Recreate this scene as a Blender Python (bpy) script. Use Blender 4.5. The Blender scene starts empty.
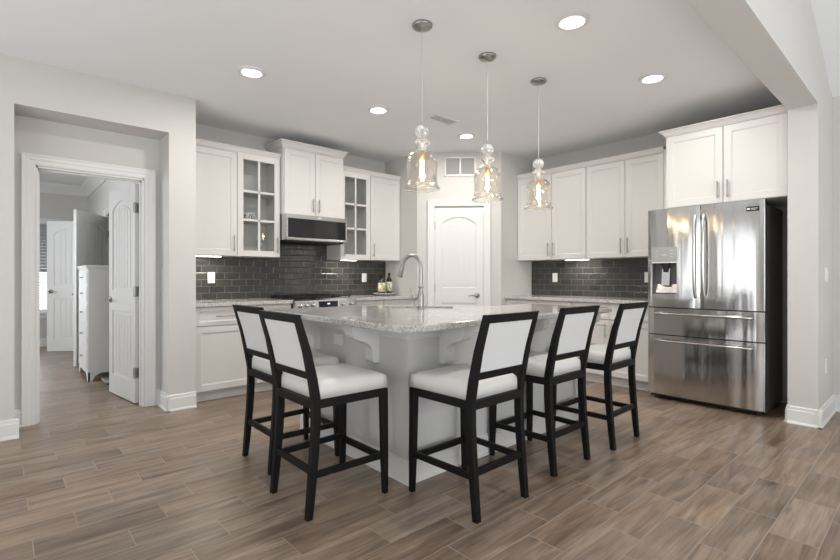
import bpy, bmesh, math, random
from mathutils import Vector, Matrix
random.seed(7)
C = bpy.context.scene.collection
PI = math.pi

# ------------------------------------------------------------------ camera
TH = math.radians(48.12)
cd = bpy.data.cameras.new('camera'); cam = bpy.data.objects.new('camera', cd); C.objects.link(cam)
cd.sensor_width = 36.0; cd.lens = 36.0 * 468.42 / 840.0
cd.shift_x = (420 - 419.21) / 840.0; cd.shift_y = (277.62 - 280) / 840.0
cd.clip_start = 0.05; cd.clip_end = 100
cam.location = (0, 0, 1.146)
cam.rotation_euler = (PI / 2, 0, TH - PI / 2)
bpy.context.scene.camera = cam

# ------------------------------------------------------------------ world, daylight at the windows, added ceiling fill, exposure
w = bpy.data.worlds.new('world'); bpy.context.scene.world = w; w.use_nodes = True
wn = w.node_tree.nodes; wl = w.node_tree.links
bg = wn['Background']; bg.inputs['Color'].default_value = (0.86, 0.93, 1.0, 1); bg.inputs['Strength'].default_value = 2.0

def area(name, loc, direction, sx, sy, power, col=(1, 1, 1), spread=PI):
    l = bpy.data.lights.new(name, 'AREA'); l.shape = 'RECTANGLE'; l.size = sx; l.size_y = sy
    l.energy = power; l.color = col; l.spread = spread
    o = bpy.data.objects.new(name, l); C.objects.link(o); o.location = loc
    o.rotation_euler = Vector(direction).to_track_quat('-Z', 'Z').to_euler()
    return o
DAY = (0.975, 0.985, 1.0)
area('daylight_west_patio', (-3.45, 2.65, 1.20), (1, 0, .2), 2.5, 2.2, 36, DAY)
area('daylight_west_window', (-3.45, -1.6, 1.4), (1, 0, .2), 2.6, 1.9, 36, DAY)
area('daylight_south_window', (1.0, -4.9, 1.5), (0, 1, .2), 4.8, 2.3, 120, DAY)
area('ceiling_fill_west', (-1.8, 2.2, .02), (0, 0, 1), 2.2, 2.2, 42, DAY)  # this and the next two: added up-facing fill to brighten the ceiling
area('ceiling_fill_south', (0.6, -2.6, .02), (0, 0, 1), 3.5, 2.0, 52, DAY)
area('ceiling_fill_east', (3.4, -1.1, .02), (0, 0, 1), 2.4, 1.4, 16, DAY)
area('daylight_bedroom_left', (-1.65, 7.0, 1.45), (1, 0, 0), 2.2, 1.5, 52, DAY)
area('daylight_bath_window', (1.7, 9.66, 1.5), (0, -1, 0), 0.7, 1.0, 6, DAY)

vs = bpy.context.scene.view_settings
vs.view_transform = 'Standard'; vs.look = 'None'; vs.gamma = 1.0; vs.use_curve_mapping = False
vs.exposure = 0.3

# ------------------------------------------------------------------ helpers
class MB:
    def __init__(s, mat=None):
        s.v = []; s.f = []; s.m = mat; s.sm = []
    def add(s, vs_, fs, smooth=False):
        n = len(s.v)
        for p in vs_:
            p = Vector(p)
            if s.m is not None: p = s.m @ p
            s.v.append(p[:])
        for f in fs:
            s.f.append([i + n for i in f]); s.sm.append(smooth)
        return s
    def box(s, x0, x1, y0, y1, z0, z1):
        if x0 > x1: x0, x1 = x1, x0
        if y0 > y1: y0, y1 = y1, y0
        if z0 > z1: z0, z1 = z1, z0
        return s.add([(x0,y0,z0),(x1,y0,z0),(x1,y1,z0),(x0,y1,z0),(x0,y0,z1),(x1,y0,z1),(x1,y1,z1),(x0,y1,z1)],
              [(0,3,2,1),(4,5,6,7),(0,1,5,4),(1,2,6,5),(2,3,7,6),(3,0,4,7)])
    def loft(s, loops, cap=True, smooth=False):
        n = len(loops[0]); vs_ = [p for l in loops for p in l]; fs = []
        for k in range(len(loops) - 1):
            for i in range(n):
                j = (i + 1) % n
                fs.append((k*n+i, k*n+j, (k+1)*n+j, (k+1)*n+i))
        s.add(vs_, fs, smooth)
        if cap:
            m = len(loops) - 1
            s.add(loops[0], [tuple(reversed(range(n)))]); s.add(loops[m], [tuple(range(n))])
        return s
    def prism(s, poly, a, b, axis='z'):
        def P(p, t):
            if axis == 'z': return (p[0], p[1], t)
            if axis == 'x': return (t, p[0], p[1])
            return (p[0], t, p[1])
        return s.loft([[P(p, a) for p in poly], [P(p, b) for p in poly]])
    def lathe(s, prof, cx=0, cy=0, n=24, cap=False, smooth=True):
        loops = [[(cx + r*math.cos(2*PI*i/n), cy + r*math.sin(2*PI*i/n), z) for i in range(n)] for r, z in prof]
        return s.loft(loops, cap, smooth)
    def tube(s, pts, r, n=10, smooth=True, rads=None):
        pts = [Vector(p) for p in pts]; loops = []; up = None
        for i, p in enumerate(pts):
            d = (pts[min(i+1, len(pts)-1)] - pts[max(i-1, 0)]).normalized()
            if up is None:
                up = Vector((0,0,1)) if abs(d.z) < .9 else Vector((1,0,0))
            a = d.cross(up).normalized(); b = a.cross(d).normalized(); up = b
            rr = rads[i] if rads else r
            loops.append([(p + rr*(math.cos(2*PI*k/n)*a + math.sin(2*PI*k/n)*b))[:] for k in range(n)])
        return s.loft(loops, True, smooth)
    def bar(s, pts, wx, wy):
        """square section bar, section kept axis aligned (x,y) for mostly vertical runs"""
        return s.loft([[(p[0]-wx/2,p[1]-wy/2,p[2]),(p[0]+wx/2,p[1]-wy/2,p[2]),(p[0]+wx/2,p[1]+wy/2,p[2]),(p[0]-wx/2,p[1]+wy/2,p[2])] for p in pts])
    def sphere(s, c, r, n=20, m=12, sz=1.0):
        prof = [(max(1e-4, r*math.sin(PI*k/m)), c[2] - sz*r*math.cos(PI*k/m)) for k in range(m+1)]
        return s.lathe(prof, c[0], c[1], n)
    def build(s, name, mat, parent=None, bevel=0, seg=2):
        me = bpy.data.meshes.new(name); me.from_pydata(s.v, [], s.f)
        for p, q in zip(me.polygons, s.sm): p.use_smooth = q
        bm = bmesh.new(); bm.from_mesh(me); bmesh.ops.recalc_face_normals(bm, faces=bm.faces); bm.to_mesh(me); bm.free()
        me.materials.append(mat)
        o = bpy.data.objects.new(name, me); C.objects.link(o)
        if parent: o.parent = parent
        if bevel:
            b = o.modifiers.new('bevel', 'BEVEL'); b.width = bevel; b.segments = seg; b.limit_method = 'ANGLE'; b.angle_limit = math.radians(35)
            b.harden_normals = False
        return o

def thing(name, label, cat, loc=(0,0,0), rz=0, group=None):
    o = bpy.data.objects.new(name, None); C.objects.link(o); o.empty_display_size = .1
    o.location = loc; o.rotation_euler = (0,0,rz); o['label'] = label; o['category'] = cat
    if group: o['group'] = group
    return o
def tag(o, label, cat, group=None):
    o['label'] = label; o['category'] = cat
    if group: o['group'] = group
    return o
def struct(o, label=None):
    o['kind'] = 'structure'
    if label: o['label'] = label
    return o
def sempty(name, loc=(0,0,0), rz=0):
    o = bpy.data.objects.new(name, None); C.objects.link(o); o.location = loc; o.rotation_euler = (0,0,rz); o['kind'] = 'structure'; return o
def copy_tree(o, parent=None):
    c = o.copy(); C.objects.link(c)
    if parent: c.parent = parent
    for ch in list(o.children): copy_tree(ch, c)
    return c

# ------------------------------------------------------------------ materials
def mat(name, col, rough=.5, metal=0, **k):
    m = bpy.data.materials.new(name); m.use_nodes = True
    b = m.node_tree.nodes['Principled BSDF']
    b.inputs['Base Color'].default_value = (*col, 1); b.inputs['Roughness'].default_value = rough; b.inputs['Metallic'].default_value = metal
    for a, v in k.items(): b.inputs[a.replace('_', ' ')].default_value = v
    return m
def nodes(m):
    t = m.node_tree; return t.nodes, t.links, t.nodes['Principled BSDF']
def paint(name, col, rough=.6, bump=.02, scale=180, vary=.03):
    m = mat(name, col, rough); N, L, B = nodes(m)
    tc = N.new('ShaderNodeTexCoord'); n = N.new('ShaderNodeTexNoise'); n.inputs['Scale'].default_value = scale; n.inputs['Detail'].default_value = 3
    L.new(tc.outputs['Object'], n.inputs['Vector'])
    bp = N.new('ShaderNodeBump'); bp.inputs['Strength'].default_value = bump; bp.inputs['Distance'].default_value = .002
    L.new(n.outputs['Fac'], bp.inputs['Height']); L.new(bp.outputs['Normal'], B.inputs['Normal'])
    n2 = N.new('ShaderNodeTexNoise'); n2.inputs['Scale'].default_value = 1.3; L.new(tc.outputs['Object'], n2.inputs['Vector'])
    r = N.new('ShaderNodeMapRange'); r.inputs['To Min'].default_value = 1 - vary; r.inputs['To Max'].default_value = 1 + vary; L.new(n2.outputs['Fac'], r.inputs['Value'])
    mx = N.new('ShaderNodeVectorMath'); mx.operation = 'SCALE'; mx.inputs[0].default_value = col; L.new(r.outputs[0], mx.inputs['Scale'])
    L.new(mx.outputs[0], B.inputs['Base Color'])
    return m
def emis(name, col, strength):
    m = mat(name, (0,0,0), .5); b = m.node_tree.nodes['Principled BSDF']
    b.inputs['Emission Color'].default_value = (*col, 1); b.inputs['Emission Strength'].default_value = strength
    return m
def clear(name, tint=(1,1,1), refl=1.0, power=1.0, rough=.02):
    """thin clear glass: see-through, mirror-like towards grazing angles"""
    m = bpy.data.materials.new(name); m.use_nodes = True; N = m.node_tree.nodes; L = m.node_tree.links; N.clear()
    o = N.new('ShaderNodeOutputMaterial'); t = N.new('ShaderNodeBsdfTransparent'); t.inputs['Color'].default_value = (*tint, 1)
    g = N.new('ShaderNodeBsdfGlossy'); g.inputs['Roughness'].default_value = rough; g.inputs['Color'].default_value = (1,1,1,1)
    lw = N.new('ShaderNodeLayerWeight'); lw.inputs['Blend'].default_value = .35
    p = N.new('ShaderNodeMath'); p.operation = 'POWER'; p.inputs[1].default_value = power; L.new(lw.outputs['Facing'], p.inputs[0])
    q = N.new('ShaderNodeMath'); q.operation = 'MULTIPLY_ADD'; q.inputs[1].default_value = refl; q.inputs[2].default_value = .04; q.use_clamp = True; L.new(p.outputs[0], q.inputs[0])
    mx = N.new('ShaderNodeMixShader'); L.new(q.outputs[0], mx.inputs[0]); L.new(t.outputs[0], mx.inputs[1]); L.new(g.outputs[0], mx.inputs[2])
    L.new(mx.outputs[0], o.inputs['Surface'])
    return m

M = {}
M['wall'] = paint('greige_wall_paint', (.59, .58, .555), .75, .05)
M['ceiling'] = paint('ceiling_paint', (.80, .815, .83), .85, .05, 120)
M['trim'] = paint('white_trim_paint', (.72, .72, .71), .35, .01, 90, .01)
M['cab'] = paint('white_cabinet_paint', (.655, .645, .625), .38, .01, 90, .01)
M['cabin'] = paint('cabinet_interior', (.62, .60, .57), .6, .01, 90, .01)
M['islandp'] = paint('pale_grey_shaded_island_paint', (.61, .61, .60), .42, .01, 90, .015)  # greyed below the apron's trim paint to stand in for shade
M['black'] = mat('black_stained_wood', (.005, .005, .0055), .5, Specular_IOR_Level=.22)
M['leather'] = paint('white_leatherette', (.70, .70, .685), .38, .10, 260, .03)
M['fabric'] = paint('pale_grey_back_fabric', (.68, .69, .695), .6, .25, 420, .02)
M['nickel'] = mat('brushed_nickel', (.38, .37, .355), .32, 1.0)
M['chrome'] = mat('polished_chrome', (.78, .78, .78), .12, 1.0)
M['bronze'] = mat('dark_hinge_metal', (.25, .25, .25), .4, 1.0)
M['blk'] = mat('matte_black_iron', (.010, .010, .010), .5)
M['blkglass'] = mat('black_glass', (.012, .013, .014), .06)
M['darkside'] = mat('charcoal_painted_steel', (.085, .086, .088), .42)
M['plastic'] = mat('white_plastic', (.82, .82, .80), .4)
M['greyplastic'] = mat('grey_plastic', (.28, .28, .28), .4)
M['glass'] = clear('clear_glass_shade', (.97, .95, .92), 1.0, 1.6)  # slight amber tint stands in for the bulb's warm glow
M['pane'] = clear('cabinet_glass_pane', (.93, .94, .94), .5, 2.0)
M['finial'] = mat('thick_clear_glass', (.97, .97, .96), .06, Transmission_Weight=.82, IOR=1.35)
M['brass'] = mat('aged_brass', (.62, .44, .20), .3, 1.0)
M['can'] = emis('downlight_lens', (1, .95, .88), 9)
M['strip'] = emis('under_cabinet_led', (1, .93, .82), 6)
M['bulb'] = emis('filament_glow', (1, .78, .48), 16)
M['blind'] = mat('white_blind_slats', (.86, .88, .9), .5)
M['gshade'] = mat('grey_roller_shade', (.36, .375, .39), .8)
M['sky'] = emis('daylit_outdoors', (.88, .94, 1), 4.5)
M['display'] = emis('oven_clock_digits', (.8, .9, 1), 1.5)

def stainless():
    m = mat('brushed_stainless', (.56, .555, .545), .13, 1.0); N, L, B = nodes(m)
    tc = N.new('ShaderNodeTexCoord'); mp = N.new('ShaderNodeMapping'); mp.inputs['Scale'].default_value = (5.0, 1.0, .30)
    L.new(tc.outputs['Object'], mp.inputs['Vector'])
    n = N.new('ShaderNodeTexNoise'); n.inputs['Scale'].default_value = 1.6; n.inputs['Detail'].default_value = 1.0; L.new(mp.outputs[0], n.inputs['Vector'])
    b = N.new('ShaderNodeBump'); b.inputs['Strength'].default_value = .5; b.inputs['Distance'].default_value = .02
    L.new(n.outputs['Fac'], b.inputs['Height']); L.new(b.outputs['Normal'], B.inputs['Normal'])
    B.inputs['Anisotropic'].default_value = .0
    return m
M['steel'] = stainless()
M['steel2'] = mat('stainless_trim', (.55, .545, .53), .22, 1.0)
M['sinksteel'] = mat('sink_steel', (.32, .32, .32), .3, 1.0)

def granite():
    m = mat('speckled_granite', (.6,.6,.6), .10); N, L, B = nodes(m)
    tc = N.new('ShaderNodeTexCoord')
    v = N.new('ShaderNodeTexVoronoi'); v.inputs['Scale'].default_value = 210; v.inputs['Randomness'].default_value = 1; L.new(tc.outputs['Object'], v.inputs['Vector'])
    n = N.new('ShaderNodeTexNoise'); n.inputs['Scale'].default_value = 80; n.inputs['Detail'].default_value = 5; L.new(tc.outputs['Object'], n.inputs['Vector'])
    n2 = N.new('ShaderNodeTexNoise'); n2.inputs['Scale'].default_value = 6; n2.inputs['Detail'].default_value = 3; L.new(tc.outputs['Object'], n2.inputs['Vector'])
    sep = N.new('ShaderNodeSeparateColor'); L.new(v.outputs['Color'], sep.inputs[0])
    a = N.new('ShaderNodeMath'); a.operation = 'MULTIPLY_ADD'; a.inputs[1].default_value = .42; L.new(sep.outputs[0], a.inputs[0]); 
    a2 = N.new('ShaderNodeMath'); a2.operation = 'MULTIPLY_ADD'; a2.inputs[1].default_value = .55; L.new(n.outputs['Fac'], a2.inputs[0])
    a3 = N.new('ShaderNodeMath'); a3.operation = 'MULTIPLY'; a3.inputs[1].default_value = .35; L.new(n2.outputs['Fac'], a3.inputs[0])
    L.new(a3.outputs[0], a2.inputs[2]); L.new(a2.outputs[0], a.inputs[2])
    r = N.new('ShaderNodeValToRGB'); e = r.color_ramp.elements
    e[0].position = .38; e[0].color = (.16,.155,.15,1); e[1].position = .88; e[1].color = (.66,.66,.65,1)
    x = e.new(.48); x.color = (.30,.285,.265,1); x = e.new(.58); x.color = (.46,.45,.435,1); x = e.new(.74); x.color = (.56,.555,.545,1)
    L.new(a.outputs[0], r.inputs[0]); L.new(r.outputs[0], B.inputs['Base Color'])
    return m
M['granite'] = granite()

def math_node(N, L, op, a, b=None, c=None):
    n = N.new('ShaderNodeMath'); n.operation = op
    for i, q in enumerate((a, b, c)):
        if q is None: continue
        if isinstance(q, (int, float)): n.inputs[i].default_value = q
        else: L.new(q, n.inputs[i])
    return n.outputs[0]

def floor_mat():
    m = mat('wood_look_tile', (.3,.25,.2), .32); N, L, B = nodes(m)
    Mt = lambda *a: math_node(N, L, *a)
    tc = N.new('ShaderNodeTexCoord'); s = N.new('ShaderNodeSeparateXYZ'); L.new(tc.outputs['Object'], s.inputs[0])
    W, LN = .1775, .495
    v = Mt('DIVIDE', Mt('SUBTRACT', s.outputs['Y'], 2.297), W); row = Mt('FLOOR', v); fv = Mt('SUBTRACT', v, row)
    u = Mt('DIVIDE', Mt('SUBTRACT', Mt('SUBTRACT', s.outputs['X'], .932), Mt('MULTIPLY', row, LN/3)), LN); col = Mt('FLOOR', u); fu = Mt('SUBTRACT', u, col)
    du = Mt('MULTIPLY', Mt('MINIMUM', fu, Mt('SUBTRACT', 1.0, fu)), LN); dv = Mt('MULTIPLY', Mt('MINIMUM', fv, Mt('SUBTRACT', 1.0, fv)), W)
    d = Mt('MINIMUM', du, dv)
    g = N.new('ShaderNodeMapRange'); g.inputs['From Min'].default_value = .0013; g.inputs['From Max'].default_value = .0030; L.new(d, g.inputs['Value'])
    cb = N.new('ShaderNodeCombineXYZ'); L.new(col, cb.inputs[0]); L.new(row, cb.inputs[1])
    wnz = N.new('ShaderNodeTexWhiteNoise'); wnz.noise_dimensions = '3D'; L.new(cb.outputs[0], wnz.inputs['Vector'])
    rs = N.new('ShaderNodeSeparateColor'); L.new(wnz.outputs['Color'], rs.inputs[0])
    # wood figure, shifted per tile
    gv = N.new('ShaderNodeCombineXYZ')
    L.new(Mt('MULTIPLY', s.outputs['X'], 2.4), gv.inputs[0]); L.new(Mt('MULTIPLY', s.outputs['Y'], 20.0), gv.inputs[1]); L.new(Mt('MULTIPLY', rs.outputs[0], 37.0), gv.inputs[2])
    n1 = N.new('ShaderNodeTexNoise'); n1.inputs['Scale'].default_value = 1.1; n1.inputs['Detail'].default_value = 6; n1.inputs['Distortion'].default_value = .6; L.new(gv.outputs[0], n1.inputs['Vector'])
    gv2 = N.new('ShaderNodeCombineXYZ')
    L.new(Mt('MULTIPLY', s.outputs['X'], 5.0), gv2.inputs[0]); L.new(Mt('MULTIPLY', s.outputs['Y'], 130.0), gv2.inputs[1]); L.new(Mt('MULTIPLY', rs.outputs[1], 19.0), gv2.inputs[2])
    n2 = N.new('ShaderNodeTexNoise'); n2.inputs['Scale'].default_value = 1.0; n2.inputs['Detail'].default_value = 3; L.new(gv2.outputs[0], n2.inputs['Vector'])
    t = Mt('ADD', Mt('ADD', Mt('MULTIPLY_ADD', n1.outputs['Fac'], .80, -.125), Mt('MULTIPLY', n2.outputs['Fac'], .30)), Mt('MULTIPLY', rs.outputs[2], .14))
    r = N.new('ShaderNodeValToRGB'); e = r.color_ramp.elements
    e[0].position = .28; e[0].color = (.125,.088,.064,1); e[1].position = .78; e[1].color = (.43,.325,.24,1)
    x = e.new(.45); x.color = (.215,.158,.118,1); x = e.new(.60); x.color = (.31,.233,.174,1)
    L.new(t, r.inputs[0])
    # some tiles greyer, some warmer
    hs = N.new('ShaderNodeHueSaturation'); L.new(r.outputs[0], hs.inputs['Color']); L.new(Mt('ADD', Mt('MULTIPLY', rs.outputs[0], .22), .93), hs.inputs['Saturation'])
    mx = N.new('ShaderNodeMix'); mx.data_type = 'RGBA'; L.new(g.outputs[0], mx.inputs['Factor'])
    mx.inputs['A'].default_value = (.33,.27,.215,1); L.new(hs.outputs[0], mx.inputs['B']); L.new(mx.outputs['Result'], B.inputs['Base Color'])
    bp = N.new('ShaderNodeBump'); bp.inputs['Strength'].default_value = .5; bp.inputs['Distance'].default_value = .0015
    hh = Mt('ADD', g.outputs[0], Mt('MULTIPLY', n2.outputs['Fac'], .15)); L.new(hh, bp.inputs['Height']); L.new(bp.outputs['Normal'], B.inputs['Normal'])
    L.new(Mt('ADD', Mt('MULTIPLY', n1.outputs['Fac'], .14), .27), B.inputs['Roughness'])
    return m
M['floor'] = floor_mat()

def tile_mat(axis):
    m = mat('charcoal_subway_tile_' + axis, (.05,.05,.05), .14); N, L, B = nodes(m)
    Mt = lambda *a: math_node(N, L, *a)
    tc = N.new('ShaderNodeTexCoord'); s = N.new('ShaderNodeSeparateXYZ'); L.new(tc.outputs['Object'], s.inputs[0])
    W, H = .155, .0705
    v = Mt('DIVIDE', Mt('SUBTRACT', s.outputs['Z'], .916), H); row = Mt('FLOOR', v); fv = Mt('SUBTRACT', v, row)
    off = Mt('MULTIPLY', Mt('MODULO', row, 2.0), .5)
    u = Mt('ADD', Mt('DIVIDE', s.outputs[axis], W), off); col = Mt('FLOOR', u); fu = Mt('SUBTRACT', u, col)
    du = Mt('MULTIPLY', Mt('MINIMUM', fu, Mt('SUBTRACT', 1.0, fu)), W); dv = Mt('MULTIPLY', Mt('MINIMUM', fv, Mt('SUBTRACT', 1.0, fv)), H)
    d = Mt('MINIMUM', du, dv)
    g = N.new('ShaderNodeMapRange'); g.inputs['From Min'].default_value = .0014; g.inputs['From Max'].default_value = .0024; L.new(d, g.inputs['Value'])
    cb = N.new('ShaderNodeCombineXYZ'); L.new(col, cb.inputs[0]); L.new(row, cb.inputs[1])
    wnz = N.new('ShaderNodeTexWhiteNoise'); L.new(cb.outputs[0], wnz.inputs['Vector'])
    n = N.new('ShaderNodeTexNoise'); n.inputs['Scale'].default_value = 14; L.new(tc.outputs['Object'], n.inputs['Vector'])
    t = Mt('ADD', Mt('MULTIPLY', wnz.outputs['Value'], .55), Mt('MULTIPLY', n.outputs['Fac'], .45))
    r = N.new('ShaderNodeValToRGB'); e = r.color_ramp.elements; e[0].color = (.030,.030,.029,1); e[1].color = (.068,.066,.062,1); L.new(t, r.inputs[0])
    mx = N.new('ShaderNodeMix'); mx.data_type = 'RGBA'; L.new(g.outputs[0], mx.inputs['Factor']); mx.inputs['A'].default_value = (.12,.116,.108,1)
    L.new(r.outputs[0], mx.inputs['B']); L.new(mx.outputs['Result'], B.inputs['Base Color'])
    g2 = N.new('ShaderNodeMapRange'); g2.inputs['From Min'].default_value = .001; g2.inputs['From Max'].default_value = .006; L.new(d, g2.inputs['Value'])
    bp = N.new('ShaderNodeBump'); bp.inputs['Strength'].default_value = .6; bp.inputs['Distance'].default_value = .003
    L.new(Mt('ADD', g2.outputs[0], Mt('MULTIPLY', n.outputs['Fac'], .8)), bp.inputs['Height']); L.new(bp.outputs['Normal'], B.inputs['Normal'])
    L.new(Mt('SUBTRACT', .7, Mt('MULTIPLY', g.outputs[0], .54)), B.inputs['Roughness'])
    return m
M['tileX'] = tile_mat('X'); M['tileY'] = tile_mat('Y')

# ------------------------------------------------------------------ room shell
CH = 2.725
YA, XA, K, YB, XB = 5.10, 3.945, 8.3845, 3.6926, 5.355
YP, XP = 4.42, 1.30          # pier face, pier right edge
XW, Y0, Y1 = 4.65, .628, .815  # wing end, header faces
WX, SY = -3.2, -4.6          # west and south walls of the living side

def shell(name, mb, m='wall', label=None): return struct(mb.build(name, M[m]), label)
shell('floor', MB().box(WX-.1, XB+.1, SY-.1, 10.6, -.1, 0), 'floor', 'brown wood-look plank tile floor')
shell('ceiling', MB().box(WX, XB+.1, Y1, 4.85, CH, CH+.1).box(1.2, XB+.1, 4.85, YA+.1, CH, CH+.1), 'ceiling', 'flat grey-white kitchen ceiling')
shell('ceiling_bedroom', MB().box(-1.5, 1.2, 4.85, 10.1, CH, CH+.1).box(1.2, 2.4, YA+.1, 10.1, CH, CH+.1).box(-.35, .30, 8.2, 9.0, 2.60, CH), 'ceiling')
rx = (XB + WX)/2; rz = 2.70 + (XB - rx)*.42
shell('ceiling_vaulted', MB().prism([(XB+.1,2.66),(rx,rz),(WX-.1,2.66),(WX-.1,2.76),(rx,rz+.1),(XB+.1,2.76)], SY, Y0, 'y'), 'ceiling')
# kitchen back wall, returns
shell('wall_back', MB().box(XP, XA+.12, YA, YA+.12, 0, CH))
shell('wall_back_return', MB().prism([(XA,YA),(XA,K-XA),(XA+.12,K-XA-.0),(XA+.12,YA)], 0, CH))
shell('wall_right_return', MB().prism([(K-YB,YB),(XB,YB),(XB,YB+.12),(K-YB,YB+.12)], 0, CH))
shell('wall_right', MB().box(XB, XB+.12, SY, YB+.12, 0, 2.76))
# diagonal pantry wall (local frame)
D = Matrix.Translation((K/2, K/2, 0)) @ Matrix.Rotation(-PI/4, 4, 'Z')
s0, s1 = -.350, .7066; dL, dR, dH = -.135, .492, 2.05
shell('wall_pantry', MB(D).box(s0, dL, 0, .11, 0, CH).box(dR, s1, 0, .11, 0, CH).box(dL, dR, 0, .11, dH, CH))
shell('wall_pantry_inner', MB(D).box(s0, s1, .5, .55, 0, CH))
# left pier wall with recess
shell('wall_left', MB().box(WX, .08, YP, 4.85, 0, CH).box(1.084, XP, YP, YA+.12, 0, CH).box(.08, 1.084, YP, 4.73, 2.39, CH))
OX0, OX1, OH = .215, .958, 2.02
shell('wall_doorway', MB().box(.08, OX0, 4.73, 4.85, 0, 2.39).box(OX1, 1.084, 4.73, 4.85, 0, 2.39).box(OX0, OX1, 4.73, 4.85, OH, 2.39).box(.08,1.084,4.73,4.85,2.39,CH))
# wing wall and header beam, gable above
shell('wall_wing', MB().box(XW, XB, Y0, Y1, 0, 2.70))
gp = [(WX,2.475),(XW,2.475),(XW,2.70),(XB,2.70),(rx,rz+.02),(WX,2.70)]
shell('wall_header', MB().prism(gp, Y0, Y1, 'y'))
# west wall with patio window and a window; south wall with a wide window
def wall_with_holes(mb, axis, a, b, u0, u1, z1, holes):
    """holes (u0,u1,z0,z1) sorted along u"""
    def bx(p, q, r, s_):
        if q - p < 1e-4 or s_ - r < 1e-4: return
        if axis == 'x': mb.box(a, b, p, q, r, s_)
        else: mb.box(p, q, a, b, r, s_)
    cur = u0
    for h in holes:
        bx(cur, h[0], 0, z1); bx(h[0], h[1], 0, h[2]); bx(h[0], h[1], h[3], z1); cur = h[1]
    bx(cur, u1, 0, z1); return mb
shell('wall_west', wall_with_holes(MB(), 'x', WX-.12, WX, SY, 4.85, 2.75, [(-2.8,-.4,.65,2.35),(1.55,3.75,.2,2.28)]))
sw = wall_with_holes(MB(), 'y', SY-.12, SY, WX, XB, 2.70, [(-1.3,3.3,.5,2.6)])
sw.prism([(WX,2.70),(XB,2.70),(rx,rz+.05)], SY-.12, SY, 'y'); shell('wall_south', sw)
def window_frame(name, axis, a, u0, u1, z0, z1, nu, nz, mull=.035):
    mb = MB()
    def bx(p, q, r, s_, t=.03):
        if axis == 'x': mb.box(a-t, a+t, p, q, r, s_)
        else: mb.box(p, q, a-t, a+t, r, s_)
    bx(u0,u0+.06,z0,z1); bx(u1-.06,u1,z0,z1); bx(u0,u1,z0,z0+.06); bx(u0,u1,z1-.06,z1)
    for i in range(1,nu): u = u0+(u1-u0)*i/nu; bx(u-mull,u+mull,z0,z1)
    for i in range(1,nz): z = z0+(z1-z0)*i/nz; bx(u0,u1,z-.012,z+.012,.015)
    o = mb.build(name, M['trim']); struct(o); return o
window_frame('window_1', 'x', WX-.06, -2.8, -.4, .65, 2.35, 3, 2)
window_frame('window_2', 'x', WX-.06, 1.55, 3.75, .2, 2.28, 8, 1, .085)  # dense wide mullions added to break the steel's reflections into streaks
window_frame('window_3', 'y', SY-.06, -1.3, 3.3, .5, 2.6, 5, 2)
# bedroom beyond the doorway
RW = 1.16
shell('wall_bedroom_right', wall_with_holes(MB(), 'x', RW, RW+.10, YA+.12, 10.0, CH, [(7.22,8.14,0,2.05)]).box(RW, RW+.10, 4.85, YA+.12, 0, CH))
FWX0, FWX1, FWZ0, FWZ1 = -.05, .80, .57, 2.04
shell('wall_bedroom_far', wall_with_holes(MB(), 'y', 10.0, 10.1, -1.5, 2.4, CH, [(FWX0,FWX1,FWZ0,FWZ1)]))
shell('wall_bedroom_left', wall_with_holes(MB(), 'x', -1.5, -1.4, 4.85, 10.0, CH, [(5.9,8.1,.7,2.2)]))
shell('wall_bath', MB().box(2.3, 2.4, YA+.12, 10.0, 0, CH).box(RW+.1, 1.30, 9.5, 9.6, 0, CH).box(2.1, 2.3, 9.5, 9.6, 0, CH).box(1.30, 2.1, 9.5, 9.6, 0, .95).box(1.30, 2.1, 9.5, 9.6, 2.1, CH))
# crown in the bedroom
def crown_poly(sgn=1): return [(0,0),(0,-.165),(-.02,-.165),(-.035,-.12),(-.07,-.075),(-.105,-.03),(-.115,0)]
shell('trim_1', MB().prism([(10.0+a, CH+b) for a, b in crown_poly()], -1.4, RW, 'x').prism([(RW+a, CH+b) for a, b in crown_poly()], 4.85, 10.0, 'y'), 'trim', 'white crown moulding in the bedroom')

# ---- baseboards
def base(name, segs):
    """segs: (x0,y0,x1,y1,nx,ny) run along wall, n = outward normal"""
    mb = MB()
    for x0,y0,x1,y1,nx,ny in segs:
        L_ = math.hypot(x1-x0,y1-y0); tx,ty=(x1-x0)/L_,(y1-y0)/L_
        m = Matrix(((tx,nx,0,x0),(ty,ny,0,y0),(0,0,1,0),(0,0,0,1))); b = MB(m)
        b.prism([(0,0),(.026,0),(.026,.008),(.017,.022),(.015,.105),(.011,.112),(.010,.132),(.004,.138),(0,.138)], -.0, L_, 'x')
        mb.v_off = len(mb.v); n = len(mb.v); mb.v += b.v; mb.f += [[i+n for i in f] for f in b.f]; mb.sm += b.sm
    return struct(mb.build(name, M['trim']))
e = .026
base('baseboard_left', [(WX,YP,.08+e,YP,0,-1),(.08,YP,.08,4.73,1,0),(.08,4.73,.125,4.73,0,-1),(1.05,4.73,1.084,4.73,0,-1),(1.084,4.73,1.084,YP-e,-1,0),(1.084-e,YP,XP,YP,0,-1)])
base('baseboard_wing', [(XW,Y1,XW,Y0-e,-1,0),(XW-e,Y0,XB,Y0,0,-1),(XW,Y1,4.9,Y1,0,1)])
base('baseboard_right', [(XB,Y0,XB,SY,-1,0)])
base('baseboard_bedroom', [(-1.4,10.0,RW,10.0,0,-1),(RW,4.85,RW,7.14,-1,0),(RW,8.22,RW,10.0,-1,0)])

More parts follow.
